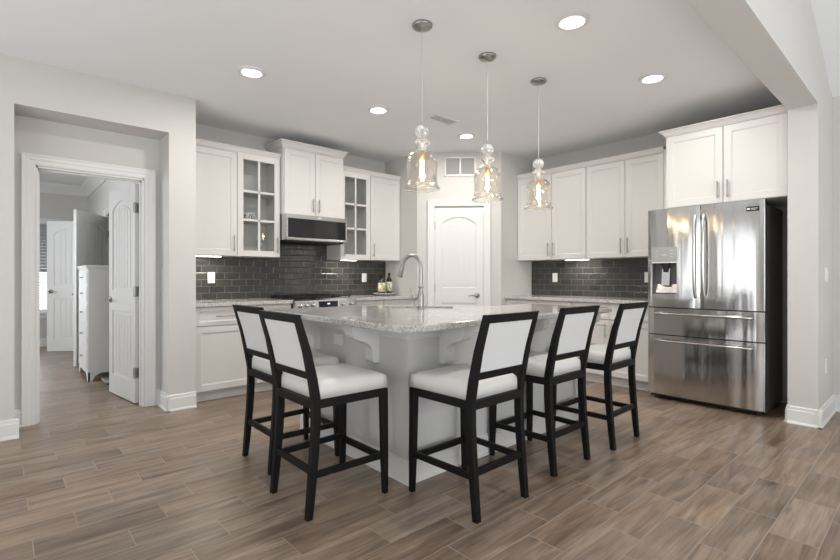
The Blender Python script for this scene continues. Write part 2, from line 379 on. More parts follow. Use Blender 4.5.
# ------------------------------------------------------------------ doors
def arch_top(x, x0, x1, z, rise):
    t = (x - (x0+x1)/2)/((x1-x0)/2); return z + rise*(1-t*t)
def leaf(w, h, t, parent):
    """hinge line at local x=0,y=0 (leaf occupies x 0..w, y 0..t)"""
    mb = MB(); st = .105 if w > .7 else .09; d = .012
    mb.box(0, w, d, t-d, 0.008, h)
    zm0, zm1, zb, zt, rise = .825, 1.02, .20, h-.205, .085
    for y0_, y1_, sg in ((0, d+.001, -1), (t-d-.001, t, 1)):
        mb.box(0, st, y0_, y1_, .008, h); mb.box(w-st, w, y0_, y1_, .008, h)
        mb.box(st, w-st, y0_, y1_, .008, zb); mb.box(st, w-st, y0_, y1_, zm0, zm1)
        n = 12; pl = [(st, h), (st, zt)] + [(st+(w-2*st)*i/n, arch_top(st+(w-2*st)*i/n, st, w-st, zt, rise)) for i in range(1, n)] + [(w-st, zt), (w-st, h)]
        # arched top rail as quads
        for i in range(n):
            xa = st+(w-2*st)*i/n; xb = st+(w-2*st)*(i+1)/n
            za, zb_ = arch_top(xa, st, w-st, zt, rise), arch_top(xb, st, w-st, zt, rise)
            mb.prism([(xa,za),(xb,zb_),(xb,h),(xa,h)], y0_, y1_, 'y')
        # beadboard fields
        i0, i1 = st+.03, w-st-.03; nb = 6; bw = (i1-i0)/nb
        ya, yb = (d-.006, d+.002) if sg < 0 else (t-d-.002, t-d+.006)
        for k in range(nb):
            a, b = i0+k*bw+.0055, i0+(k+1)*bw-.0055
            mb.prism([(a,zm1+.03),(b,zm1+.03),(b,arch_top(b,i0,i1,zt-.035,rise*.92)),(a,arch_top(a,i0,i1,zt-.035,rise*.92))], ya, yb, 'y')
            mb.box(a, b, ya, yb, zb+.03, zm0-.03)
    return mb.build('leaf', M['trim'], parent, .0025, 2)
def lever(parent, x, z, y, sgn, dirx, m='nickel'):
    mb = MB(Matrix.Translation((x, y, z)) @ Matrix.Rotation(PI/2, 4, 'X'))
    s_ = 1 if sgn < 0 else -1
    mb.lathe([(.001,0),(.031,0),(.031,.006*s_),(.024,.012*s_),(.011,.014*s_),(.010,.045*s_),(.001,.048*s_)], 0, 0, 20)
    mb.tube([(0,0,.042*s_),(.03*dirx,0,.046*s_),(.07*dirx,.003,.046*s_),(.115*dirx,-.004,.044*s_)], .009, 10, True, [.011,.010,.008,.006])
    return mb.build('door_handle', M[m], parent)
def hinge(parent, x, y, z, w=.03):
    return MB().box(x-w/2, x+w/2, y-.003, y+.003, z-.045, z+.045).lathe([(.007,z-.05),(.007,z+.05)], x, y-.006, 10, True).build('hinge', M['bronze'], parent)

# pantry door (closed) in the diagonal wall
DL = (K/2, K/2, 0)
p = sempty('door_1', DL, -PI/4); p['label'] = 'white arched two-panel pantry door, closed'
q = leaf(.61, 2.035, .035, p); q.location = (-.1265, .012, 0)
lever(q, .535, .921, 0, -1, -1); 
for z in (.25, 1.02, 1.81): hinge(q, -.001, .003, z, .012)
MB().box(dL, dL+.008, 0, .11, 0, dH).box(dR-.008, dR, 0, .11, 0, dH).box(dL, dR, 0, .11, dH-.008, dH).box(dL+.008, dL+.02, .047, .06, 0, dH-.008).box(dR-.02, dR-.008, .047,.06,0,dH-.008).box(dL,dR,.047,.06,dH-.02,dH-.008).build('door_jamb', M['trim'], p)
cz = 2.130
def casing(mb, x0, x1, zt, wd, y, s_=-1):
    """mitred door casing: profile swept up one side, over the head and down the other"""
    pr = [(.004,0),(.004,.011),(.014,.014),(wd*.45,.015),(wd*.52,.019),(wd*.80,.020),(wd*.86,.024),(wd,.024),(wd,0)]
    path = [(x0,-1,0,0),(x0,-1,1,zt),(x1,1,1,zt),(x1,1,0,0)]
    mb.loft([[(px_+sx*d, y+s_*h_, pz+(d if up else 0)) for d, h_ in pr] for px_, sx, up, pz in path])
    return mb
casing(MB(), dL+.004, dR-.004, dH-.006, .084, 0).build('door_casing', M['trim'], p)

# bedroom doorway with its open leaf
p = sempty('door_2', (0,0,0)); p['label'] = 'cased doorway with white door standing open inwards'
MB().box(OX0-.0, OX0+.012, 4.73, 4.85, 0, OH).box(OX1-.012, OX1, 4.73, 4.85, 0, OH).box(OX0, OX1, 4.73, 4.85, OH-.012, OH).box(OX0+.012,OX0+.024,4.78,4.81,0,OH-.012).box(OX1-.024,OX1-.012,4.78,4.81,0,OH-.012).box(OX0,OX1,4.78,4.81,OH-.024,OH-.012).build('door_jamb', M['trim'], p)
casing(MB(), OX0, OX1, OH, .088, 4.73).build('door_casing', M['trim'], p)
ang = math.atan2(5.62-4.885, .843-.948)
q = leaf(.68, 2.00, .035, p); q.location = (.948, 4.885, 0); q.rotation_euler = (0,0,ang)
lever(q, .63, .93, .035, 1, -1); lever(q, .63, .93, 0, -1, -1)
for z in (.28, 1.02, 1.78): MB().box(-.003, .0, -.001, .034, z-.045, z+.045).box(-.02,.028,.035,.038,z-.045,z+.045).lathe([(.007,z-.05),(.007,z+.05)], -.004, .036, 10, True).build('hinge', M['nickel'], q)

# closet door leaf, dark in shade, hinged on the bedroom right wall
p = sempty('door_3', (0,0,0)); p['label'] = 'white side door open inside the bedroom'
q = leaf(.80, 2.02, .035, p); q.location = (1.15, 8.10, 0); q.rotation_euler = (0,0,math.atan2(7.42-8.10, .70-1.15))
lever(q, .74, .93, 0, -1, -1)
for z in (.28, 1.78): MB().box(-.006, .02, .034, .040, z-.045, z+.045).build('hinge', M['bronze'], q)
mb = MB(Matrix.Translation((RW,0,0)) @ Matrix.Rotation(-PI/2, 4, 'Z')); casing(mb, -8.14, -7.22, 2.05, .08, 0).build('door_casing', M['trim'], p)
# far leaf
p = sempty('door_4', (0,0,0)); p['label'] = 'white bedroom door standing ajar near the far window'
q = leaf(.72, 2.02, .035, p); q.location = (1.13, 8.80, 0); q.rotation_euler = (0,0,math.atan2(9.25-8.80, .567-1.13))
lever(q, .655, .93, .035, 1, -1)
mb = MB(Matrix.Translation((RW,0,0)) @ Matrix.Rotation(-PI/2, 4, 'Z')); casing(mb, -9.6, -8.86, 2.05, .08, 0).build('door_casing', M['trim'], p)

# far window
f = window_frame('window_4', 'y', 10.05, FWX0, FWX1, FWZ0, FWZ1, 1, 1)
mb = MB(); mb.box(FWX0-.09, FWX0, 9.98, 10.0, FWZ0-.02, FWZ1+.09).box(FWX1, FWX1+.09, 9.98, 10.0, FWZ0-.02, FWZ1+.09).box(FWX0-.09, FWX1+.09, 9.975, 10.0, FWZ1, FWZ1+.09).box(FWX0-.11, FWX1+.11, 9.95, 10.0, FWZ0-.03, FWZ0).box(FWX0-.09, FWX1+.09, 9.98, 10.0, FWZ0-.10, FWZ0-.03)
mb.build('window_casing', M['trim'], f)
t = thing('window_blind', 'slatted white blind with grey upper shade in bedroom far window', 'blind', (0, 9.99, 0))
mb = MB(); z = FWZ0+.03
while z < 1.24: mb.add([(FWX0+.02,-.012,z),(FWX1-.02,-.012,z),(FWX1-.02,.012,z+.032),(FWX0+.02,.012,z+.032),(FWX0+.02,-.012,z+.003),(FWX1-.02,-.012,z+.003),(FWX1-.02,.012,z+.035),(FWX0+.02,.012,z+.035)], [(0,1,2,3),(4,5,6,7),(0,1,5,4),(2,3,7,6)]); z += .045
mb.build('slats', M['blind'], t)
mb = MB(); z = 1.25
while z < 2.0: mb.box(FWX0+.01, FWX1-.01, -.010, .010+.006, z, z+.05); z += .052
mb.build('upper_shade', M['gshade'], t); 
struct(MB().box(FWX0, FWX1, 10.3, 10.31, .4, 2.2).build('outdoors', M['sky']))
t = thing('bath_blind', 'bright blind at the window of the side room beyond the bedroom', 'blind', (0, 9.49, 0))
mb = MB(); z = .97
while z < 2.08: mb.add([(1.31,-.01,z),(2.09,-.01,z),(2.09,.01,z+.03),(1.31,.01,z+.03),(1.31,-.01,z+.003),(2.09,-.01,z+.003),(2.09,.01,z+.033),(1.31,.01,z+.033)], [(0,1,2,3),(4,5,6,7),(0,1,5,4),(2,3,7,6)]); z += .045
mb.build('slats', M['blind'], t)
struct(MB().box(1.30, 2.10, 9.7, 9.71, .9, 2.2).build('outdoors', M['sky']))

# ------------------------------------------------------------------ cabinets (local: front faces -y, x 0..w, wall at y=0)
def shaker(mb, x0, x1, z0, z1, yf, t=.02, fr=.058):
    """door or drawer front; yf = front plane, body behind"""
    mb.box(x0, x1, yf+.008, yf+t, z0, z1)
    mb.box(x0, x0+fr, yf, yf+.0085, z0, z1); mb.box(x1-fr, x1, yf, yf+.0085, z0, z1)
    mb.box(x0+fr, x1-fr, yf, yf+.0085, z0, z0+fr); mb.box(x0+fr, x1-fr, yf, yf+.0085, z1-fr, z1)
    g = .010
    a, b, c, d = x0+fr, x1-fr, z0+fr, z1-fr
    # sloped inner lip
    for (p0, p1, p2, p3) in (((a,c),(b,c),(b-g,c+g),(a+g,c+g)), ((a,d),(b,d),(b-g,d-g),(a+g,d-g)), ((a,c),(a,d),(a+g,d-g),(a+g,c+g)), ((b,c),(b,d),(b-g,d-g),(b-g,c+g))):
        mb.add([(p0[0],yf+.0025,p0[1]),(p1[0],yf+.0025,p1[1]),(p2[0],yf+.0078,p2[1]),(p3[0],yf+.0078,p3[1])], [(0,1,2,3)])
    return mb
def pull(parent, x, z, yf, length=.15, vert=True):
    mb = MB(); h = length/2; r = .0058; y = yf-.03
    if vert:
        mb.tube([(x,y,z-h),(x,y,z+h)], r, 10)
        for s_ in (-1,1): mb.tube([(x,yf,z+s_*h*.72),(x,y,z+s_*h*.72)], .004, 8)
    else:
        mb.tube([(x-h,y,z),(x+h,y,z)], r, 10)
        for s_ in (-1,1): mb.tube([(x+s_*h*.72,yf,z),(x+s_*h*.72,y,z)], .004, 8)
    return mb.build('handle', M['nickel'], parent)
def crown(parent, x0, x1, yf, z0, h, ex, left, right, mat_='cab', back=-.002):
    mb = MB(); loops = []
    for f_, z in ((.12,0),(.12,.10),(.30,.22),(.42,.45),(.75,.78),(1.0,.86),(1.0,1.0)):
        e_ = ex*f_; zz = z0+h*z
        loops.append([(x0-(e_ if left else 0), yf-e_, zz), (x1+(e_ if right else 0), yf-e_, zz), (x1+(e_ if right else 0), back, zz), (x0-(e_ if left else 0), back, zz)])
    return mb.loft(loops).build('crown_moulding', M[mat_], parent)

def wall_cabinet(label, loc, rz, w, depth, z0, z1, doors, crown_h, crown_ex, cl=False, cr=False, glass=False, group=None, hl=.17, right_ex=0):
    """doors: list of (x0,x1,handle side -1/1); depth to door front"""
    t = thing('wall_cabinet', label, 'cabinet', loc, rz, group); d = -(depth-.02); bk = -.002
    b = MB()
    if glass:
        b.box(0,.018,d,bk,z0,z1).box(w-.018,w,d,bk,z0,z1).box(0.018,w-.018,d,bk,z0,z0+.018).box(.018,w-.018,d,bk,z1-.018,z1).box(.018,w-.018,-.012,bk,z0+.018,z1-.018)
        b.build('body', M['cab'], t)
        for k in (1,2):
            zz = glass[k-1]; MB().box(.019,w-.019,d+.03,-.013,zz-.009,zz+.009).build('shelf', M['cabin'], t)
    else:
        b.box(0,w,d,bk,z0,z1).build('body', M['cab'], t)
    if crown_h: crown(t, 0, w, -depth+.012, z1, crown_h, crown_ex, cl, cr)
    for (x0,x1,hs) in doors:
        mb = MB(); yf = -depth
        if glass:
            fr = .06; mb.box(x0,x0+fr,yf,yf+.02,z0,z1).box(x1-fr,x1,yf,yf+.02,z0,z1).box(x0+fr,x1-fr,yf,yf+.02,z0,z0+fr).box(x0+fr,x1-fr,yf,yf+.02,z1-fr,z1)
            xm = (x0+x1)/2; mb.box(xm-.011,xm+.011,yf+.004,yf+.018,z0+fr,z1-fr)
            for zz in glass: mb.box(x0+fr,x1-fr,yf+.004,yf+.018,zz-.011,zz+.011)
            dr = mb.build('door', M['cab'], t, .0015)
            MB().box(x0+fr-.005,x1-fr+.005,yf+.009,yf+.013,z0+fr-.005,z1-fr+.005).build('glass_pane', M['pane'], dr)
        else:
            dr = shaker(mb, x0+.001, x1-.001, z0+.002, z1-.007, yf).build('door', M['cab'], t, .0015)
        if hs: pull(dr, x0+.035 if hs < 0 else x1-.035, z0+.05+hl/2-.01, yf, hl)
    return t
g = .0015
DA = YA-4.774
wallA = lambda x: (x, YA, 0)
Z0, Z1 = 1.367, 2.422
c1 = wall_cabinet('tall white solid-door wall cabinet next to the doorway pier', wallA(XP+.001), 0, .499, DA, Z0, Z1, [(.002,.497,1)], .057, .03)
c2 = wall_cabinet('glass-door wall cabinet left of the microwave, bowl on its shelf', wallA(1.80), 0, .464, DA, Z0, Z1, [(.003,.458,1)], .057, .03, glass=(1.742,2.038))
c3 = wall_cabinet('raised two-door white cabinet directly above the microwave', wallA(2.267), 0, .754, YA-4.702, 1.832, 2.548, [(.010,.378,1),(.382,.750,-1)], .075, .045, cl=True, cr=True, hl=.15)
c4 = wall_cabinet('glass-door wall cabinet right of the microwave, nothing on its shelves', wallA(3.024), 0, .438, DA, Z0, Z1, [(.003,.435,-1)], .057, .03, glass=(1.742,2.038))
c5 = wall_cabinet('white solid-door wall cabinet above the oil bottles', wallA(3.464), 0, .478, DA, Z0, Z1, [(.003,.474,-1)], .057, .03)
DB = XB-5.03
wallB = lambda y: (XB, y, 0)
c6 = wall_cabinet('two-door white wall cabinet beside the pantry door wall', wallB(YB-.002), -PI/2, .955, DB, Z0, Z1, [(.004,.500,1),(.504,.952,-1)], .057, .03)
c7 = wall_cabinet('two-door white wall cabinet between pantry-side cabinet and refrigerator cabinet', wallB(2.733), -PI/2, .845, DB, Z0, Z1, [(.003,.448,1),(.452,.842,-1)], .057, .03)
MB().box(.8455,.986,-DB,-DB+.02,1.79,Z1+.03).build('filler_strip', M['cab'], c7)
c8 = wall_cabinet('deep two-door white cabinet above the steel refrigerator', wallB(1.745), -PI/2, .928, XB-4.69, 1.80, 2.472, [(.010,.473,1),(.477,.923,-1)], .055, .05, cl=True, hl=.15)

def base_cabinet(label, loc, rz, w, depth, fronts, group=None):
    t = thing('base_cabinet', label, 'cabinet', loc, rz, group)
    MB().box(0,w,-(depth-.02),-.002,.10,.877).build('body', M['cab'], t)
    MB().box(0,w,-(depth-.075),-.002,.002,.10).box(0,w,-(depth-.072),-(depth-.075),.002,.085).build('toe_kick', M['cab'], t)
    for kind, x0, x1, z0, z1, h in fronts:
        dr = shaker(MB(), x0, x1, z0, z1, -depth, fr=.055 if kind == 'door' else .036).build(kind, M['cab'], t, .0015)
        if h == 'h': pull(dr, (x0+x1)/2, (z0+z1)/2, -depth, .2 if x1-x0 > .5 else .15, False)
        elif h: pull(dr, x0+.035 if h < 0 else x1-.035, z1-.11, -depth, .15)
    return t
DLo = YA-4.492
def dd(w, two=False):
    if two: return [('drawer',.004,w/2-.002,.705,.872,'h'),('drawer',w/2+.002,w-.004,.705,.872,'h'),('door',.004,w/2-.002,.108,.695,1),('door',w/2+.002,w-.004,.108,.695,-1)]
    return [('drawer',.012,w-.004,.705,.872,'h'),('door',.012,w-.004,.108,.695,1)]
base_cabinet('white base cabinet with one drawer next to the doorway pier', wallA(XP+.002), 0, .568, DLo, dd(.568))
base_cabinet('narrow white base cabinet immediately left of the range', wallA(1.872), 0, .380, DLo, dd(.380))
base_cabinet('white base cabinet immediately right of the range', wallA(3.020), 0, .428, DLo, dd(.428))
base_cabinet('white base cabinet below the bottle tray', wallA(3.450), 0, .492, DLo, dd(.492))
DLb = XB-4.79
base_cabinet('white base cabinet closest to the pantry door on the right wall', wallB(YB-.002), -PI/2, .905, DLb, dd(.905, True))
base_cabinet('white two-door base cabinet immediately left of the refrigerator', wallB(2.784), -PI/2, .898, DLb, dd(.898, True))

def counter(name, label, x0,x1,y0,y1):
    return tag(MB().box(x0,x1,y0,y1,.878,.914).build(name, M['granite'], None, .006, 3), label, 'countertop')
counter('countertop', 'granite countertop on the wall cabinets left of the range', XP+.002, 2.254, 4.460, YA-.002)
counter('countertop', 'granite countertop carrying the bottle tray right of the range', 3.019, XA-.002, 4.460, YA-.002)
counter('countertop', 'granite countertop along the right wall beside the refrigerator', 4.752, XB-.002, 1.886, YB-.002)
struct(MB().box(XP+.001, XA-.001, YA-.010, YA, .916, 1.366).box(2.258,3.022,YA-.010,YA,1.366,1.60).build('wall_tile_back', M['tileX']), 'charcoal subway tile backsplash behind the range')
struct(MB().box(XB-.010, XB, 1.80, YB-.001, .916, 1.366).build('wall_tile_right', M['tileY']), 'charcoal subway tile backsplash on the right wall')

# under cabinet lights
def led(label, loc, rz, w):
    t = thing('under_cabinet_light', label, 'light', loc, rz)
    MB().box(-w/2,w/2,-.03,.03,-.006,0).build('housing', M['plastic'], t); MB().box(-w/2+.008,w/2-.008,-.024,.024,-.011,-.0062).build('lens', M['strip'], t)
    l = bpy.data.lights.new('led', 'AREA'); l.shape='RECTANGLE'; l.size=w; l.size_y=.04; l.energy=2.2; l.color=(1,.94,.84)
    lo = bpy.data.objects.new('led_glow', l); C.objects.link(lo); lo.parent=t; lo.location=(0,0,-.016)
led('glowing strip light under the cabinet next to the doorway pier', (1.525, 4.90, Z0-.0005), 0, .32)
led('glowing strip light under the glass cabinet right of the microwave', (3.22, 4.90, Z0-.0005), 0, .22)
led('glowing strip light under the right wall cabinets', (5.18, 2.93, Z0-.0005), -PI/2, .30)

# ------------------------------------------------------------------ outlets and switches (local: face -y)
def plate(label, loc, rz, cat='outlet', gang=1, horiz=False, kind='outlet'):
    t = thing('wall_switch' if kind == 'switch' else 'wall_outlet', label, cat, loc, rz)
    w, h = (.072+.046*(gang-1), .115)
    if horiz: w, h = h, w
    MB().box(-w/2,w/2,-.006,0,-h/2,h/2).build('cover_plate', M['plastic'], t, .002)
    for k in range(gang):
        cx = (k-(gang-1)/2)*.046
        if kind == 'switch': MB().box(cx-.016,cx+.016,-.0095,-.0062,-.033,.033).box(cx-.014,cx+.014,-.012,-.0095,.0,.030).build('rocker', M['plastic'], t)
        elif horiz: 
            for s_ in (-1,1): MB().box(s_*.024-.014,s_*.024+.014,-.008,-.0062,-.016,.016).build('socket', M['plastic'], t)
        else:
            for s_ in (-1,1): MB().box(cx-.016,cx+.016,-.008,-.0062,s_*.024-.014,s_*.024+.014).build('socket', M['plastic'], t, .001)
    return t
plate('white outlet on dark tile near the doorway pier', (1.648, YA-.010, 1.145), 0)
plate('white outlet on dark tile left of the oil bottles', (3.587, YA-.010, 1.145), 0)
plate('white outlet on dark tile of the right wall, nearer the pantry', (XB-.010, 3.333, 1.147), -PI/2)
plate('white outlet on dark tile beside the refrigerator', (XB-.010, 2.17, 1.150), -PI/2)
plate('two-gang white light switch on the wing wall right of refrigerator', (5.00, Y0, 1.17), 0, 'switch', 2, False, 'switch')
plate('white outlet low on the wing wall right of refrigerator', (4.98, Y0, .43), 0)

# ------------------------------------------------------------------ range
t = thing('gas_range', 'stainless slide-in gas range with black grates between base cabinets', 'range', (2.258, YA, 0))
RWd = .758; 
MB().box(.003,RWd-.003,-.62,-.014,.03,.905).build('body', M['darkside'], t)
MB().box(.003,RWd-.003,-.60,-.014,.905,.922).build('cooktop', M['blk'], t, .003)
cpn = MB().prism([(-.600,.922),(-.645,.922),(-.675,.905),(-.682,.815),(-.62,.815),(-.60,.905)], .003, RWd-.003, 'x').build('control_panel', M['steel2'], t)
sl = Matrix.Translation((0,-.6785,.860)) @ Matrix.Rotation(math.radians(4.4),4,'X')
MB(sl).box(.275,.505,-.006,.004,-.034,.034).build('display', M['blkglass'], cpn)
MB(sl).box(.375,.405,-.0075,-.0062,.0,.012).build('clock', M['display'], cpn)
for x in (.062,.134,.206,.570,.680):
    mb = MB(sl @ Matrix.Translation((x,0,0)) @ Matrix.Rotation(PI/2,4,'X')); mb.lathe([(.001,.0),(.027,.0),(.027,.006),(.021,.010),(.019,.038),(.015,.042),(.001,.042)], 0, 0, 18)
    mb.box(-.004,.004,-.02,.02,.040,.048); mb.build('knob', M['chrome'], t)
MB().box(.01,RWd-.01,-.665,-.62,.235,.80).build('oven_door', M['steel2'], t, .004)
MB().box(.12,RWd-.12,-.668,-.664,.33,.66).build('oven_window', M['blkglass'], t)
mb = MB().tube([(.06,-.715,.755),(RWd-.06,-.715,.755)], .012)
for x in (.09,RWd-.09): mb.tube([(x,-.665,.755),(x,-.715,.755)], .009)
mb.build('handle', M['steel2'], t)
MB().box(.01,RWd-.01,-.655,-.62,.05,.22).build('lower_drawer', M['steel2'], t, .004)
for k, (a, b) in enumerate(((.03,.262),(.272,.508),(.518,.735))):
    mb = MB(); z = .948
    for y in (-.58,-.055): mb.box(a,b,y-.006,y+.006,z-.012,z)
    for x in (a+.006,b-.006): mb.box(x-.006,x+.006,-.58,-.055,z-.012,z)
    for x in (a+(b-a)*.33, a+(b-a)*.67): mb.box(x-.005,x+.005,-.58,-.055,z-.010,z)
    for y in (-.45,-.32,-.19): mb.box(a,b,y-.005,y+.005,z-.010,z)
    for x in (a+.006,b-.006):
        for y in (-.57,-.07): mb.box(x-.006,x+.006,y-.006,y+.006,.922,z-.01)
    mb.build('grate', M['blk'], t)
for x, y in ((.146,-.45),(.146,-.19),(.39,-.32),(.634,-.45),(.634,-.19)):
    MB().lathe([(.001,.9222),(.045,.9222),(.042,.932),(.03,.936),(.001,.936)], x, y, 20).build('burner', M['blk'], t)

# ------------------------------------------------------------------ microwave
t = thing('microwave', 'low-profile stainless over-the-range microwave with black glass door', 'microwave', (2.267, YA, 0))
mw, mf = .754, -(YA-4.63)
MB().box(.002,mw-.002,mf+.03,-.014,1.552,1.829).build('body', M['steel2'], t)
MB().box(.0,mw,mf,mf+.03,1.783,1.829).box(0,.016,mf,mf+.03,1.578,1.783).box(mw-.016,mw,mf,mf+.03,1.578,1.783).box(0,mw,mf-.006,mf+.03,1.556,1.578).build('front_trim', M['steel2'], t, .002)
MB().box(.016,mw-.016,mf+.004,mf+.028,1.578,1.783).build('glass_door', M['blkglass'], t)
MB().box(.37,.42,mf-.001,mf,1.803,1.811).build('emblem', M['plastic'], t)
MB().box(.02,mw-.02,mf+.05,-.03,1.538,1.552).build('vent_grille', M['blk'], t)

# ------------------------------------------------------------------ refrigerator (local front -y at XB->4.634)
FY = 1.882
t = thing('refrigerator', 'stainless four-door refrigerator with water dispenser and charcoal side', 'refrigerator', (XB, FY, 0), -PI/2)
fw, ff = .922, -(XB-4.634)
MB().box(.006,fw-.006,ff+.075,-.05,.03,1.755).box(.06,.2,ff+.07,ff+.16,1.755,1.785).box(fw-.2,fw-.06,ff+.07,ff+.16,1.755,1.785).build('body', M['darkside'], t)
MB().box(.02,fw-.02,ff+.03,ff+.075,.025,.06).build('kick_grille', M['blk'], t)
for x in (.06,fw-.06): MB().lathe([(.02,.0),(.02,.03)], x, ff+.06, 12, True).build('foot', M['blk'], t)
def curved_door(x0, x1, z0, z1, lx=0, rx_=0, bulge=.012):
    """gently crowned front with rounded vertical edges"""
    n = 16; pts = []
    for i in range(n+1):
        u = i/n; x = x0+(x1-x0)*u; e_ = min(u,1-u)*(x1-x0); r_ = .007
        y = ff - bulge*0 + (r_-math.sqrt(max(0,r_*r_-(r_-min(e_,r_))**2)))
        y -= bulge*(1-(2*u-1)**2)
        pts.append((x,y))
    poly = pts+[(x1,ff+.07),(x0,ff+.07)]
    return MB().prism(poly, z0, z1)
zt, zg1, zg2 = 1.788, .865, .612
split = .452
# left door with dispenser cavity
dx0, dx1, dz0, dz1 = .045, .262, .985, 1.43
mb = MB(); yb_ = ff-.004
mb2 = curved_door(.0, split-.003, zg1+.006, zt)
ld = mb2.build('left_door', M['steel'], t, .002)
cut = MB().box(dx0,dx1,ff-.1,ff+.05,dz0,dz1-.135)
co = cut.build('cut', M['steel'], t); bmod = ld.modifiers.new('b','BOOLEAN'); bmod.object = co; bmod.solver = 'EXACT'
bpy.context.view_layer.update()
dg = bpy.context.evaluated_depsgraph_get(); nm = bpy.data.meshes.new_from_object(ld.evaluated_get(dg)); ld.modifiers.clear(); ld.data = nm; bpy.data.objects.remove(co)
dp = MB().box(dx0-.006,dx1+.006,ff-.014,ff-.002,dz1-.135,dz1).build('dispenser_panel', M['greyplastic'], ld, .002)
dp.data.materials[0] = mat('dispenser_control_panel', (.42,.42,.42), .35, .8)
mb = MB()
for k in range(3):
    mb.box(dx0+.03,dx0+.055,ff-.0152,ff-.0142,dz1-.035-k*.028,dz1-.032-k*.028); mb.box(dx1-.055,dx1-.03,ff-.0152,ff-.0142,dz1-.035-k*.028,dz1-.032-k*.028)
mb.box(dx0+.09,dx1-.09,ff-.0152,ff-.0142,dz1-.075,dz1-.070).build('icons', M['plastic'], dp)
MB().box(dx0+.0,dx1-.0,ff-.016,ff+.0,dz1-.147,dz1-.137).build('light_bar', M['plastic'], dp)
MB().box(dx0,dx1,ff+.048,ff+.052,dz0,dz1-.135).box(dx0,dx0+.003,ff-.001,ff+.05,dz0,dz1-.135).box(dx1-.003,dx1,ff-.001,ff+.05,dz0,dz1-.135).build('dispenser_recess', M['darkside'], ld)
MB().prism([(ff-.004,dz0),(ff+.048,dz0),(ff+.048,dz0+.10),(ff+.03,dz0+.02),(ff-.004,dz0+.006)], dx0+.003, dx1-.003, 'x').build('drip_tray', M['steel2'], ld)
cxd = (dx0+dx1)/2
MB().box(cxd-.035,cxd+.035,ff-.0,ff+.045,dz1-.165,dz1-.137).lathe([(.020,dz1-.23),(.024,dz1-.20),(.03,dz1-.165)], cxd, ff+.022, 16, True).build('nozzle', M['blk'], ld)
MB().prism([(ff+.012,dz0+.09),(ff+.02,dz0+.085),(ff+.036,dz1-.20),(ff+.03,dz1-.20)], cxd-.035, cxd+.035, 'x').build('paddle', M['chrome'], ld)
rd = curved_door(split+.003, fw, zg1+.006, zt).build('right_door', M['steel'], t, .002)
MB().box(fw-.125,fw-.035,ff-.010,ff-.0055,1.695,1.735).build('badge', M['blk'], rd, .001)
MB().box(fw-.092,fw-.045,ff-.0112,ff-.010,1.716,1.720).box(fw-.092,fw-.055,ff-.0112,ff-.010,1.706,1.7085).box(fw-.118,fw-.100,ff-.0112,ff-.010,1.708,1.722).build('badge_print', M['plastic'], rd)
MB().box(fw-.13,fw-.04,ff-.009,ff-.0060,1.752,1.757).build('emblem', M['greyplastic'], rd)
md = curved_door(.0, fw, zg2+.005, zg1-.004, bulge=.010).build('middle_drawer', M['steel'], t, .002)
bd = curved_door(.0, fw, .052, zg2-.005, bulge=.010).build('freezer_drawer', M['steel'], t, .002)
def fhandle(parent, pts, r=.011):
    return MB().tube(pts, r, 12).build('handle', M['steel2'], parent)
for par, x, sg in ((ld, split-.035, -1), (rd, split+.035, 1)):
    pts = []; za, zb_ = .965, 1.70
    for i in range(13):
        u = i/12; pts.append((x, ff-.012-.046*math.sin(PI*u)**.28, za+(zb_-za)*u))
    fhandle(par, pts, .0125)
for par, z in ((md, .812), (bd, .560)):
    pts = [(.085,ff-.012,z)]+[(.085+.0+ (fw-.17)*u, ff-.052-.006*math.sin(PI*u), z) for u in [i/10 for i in range(11)]]+[(fw-.085,ff-.012,z)]
    fhandle(par, pts, .011)
MB().box(.002,fw-.002,ff+.012,ff+.07,zg1-.004,zg1+.006).box(.002,fw-.002,ff+.012,ff+.07,zg2-.005,zg2+.005).box(split-.003,split+.003,ff+.015,ff+.07,zg1+.006,zt-.003).build('gasket', M['blk'], t)

# ------------------------------------------------------------------ island
IX, IY, IXR, IYT = 1.688, 1.974, 3.53, 3.20
body_poly = [(IX,IY),(IXR,IY),(IXR,2.42),(2.93,2.42),(2.16,IYT),(IX,IYT)]
t = thing('kitchen_island', 'pale grey L-shaped island base with corbels below the granite overhang', 'island', (IX, IY, 0))
T = Matrix.Translation((-IX,-IY,0))
MB(T).prism(body_poly, .002, .877).build('body', M['islandp'], t)
MB(T).box(IX-.028,IX,IY-.028,IYT,.818,.877).box(IX,IXR,IY-.028,IY,.818,.877).box(IX-.016,IX,IY-.016,IYT,.803,.818).box(IX,IXR,IY-.016,IY,.803,.818).build('apron', M['trim'], t, .002)
MB(T).box(IX-.014,IX,IY-.014,IYT,.002,.12).box(IX,IXR+.014,IY-.014,IY,.002,.12).box(IX-.009,IX,IY-.009,IYT,.12,.135).box(IX,IXR+.009,IY-.009,IY,.12,.135).box(IX-.022,IX,IY-.022,IYT,.002,.018).box(IX,IXR+.022,IY-.022,IY,.002,.018).build('baseboard', M['trim'], t, .002)
prof = []  # (out, z)
prof = [(0,.812),(0,.60)]
cp = [(.030,.60),(.042,.606),(.047,.620),(.048,.660),(.052,.700),(.064,.730),(.086,.752),(.116,.768),(.146,.780),(.170,.792),(.186,.808),(.195,.828),(.200,.8775),(0,.8775)]
def corbel(px_, py_, face):
    th_ = .075; poly = [(a, b if b > .80 else .80-(.80-b)*.79) for a, b in [(0,.60)]+cp]
    if face == 'x':   # on left face, projects towards -x, spans y py_..py_+th
        m = T @ Matrix(((-1,0,0,IX-.016*0),(0,1,0,0),(0,0,1,0),(0,0,0,1)))
        MB(m).prism([(a,b) for a,b in poly], py_, py_+th_, 'y').build('corbel', M['trim'], t, .003)
    else:
        MB(T).prism([(IY-a,b) for a,b in poly], px_, px_+th_, 'x').build('corbel', M['trim'], t, .003)
corbel(0, 2.24, 'x'); corbel(0, 2.93, 'x')
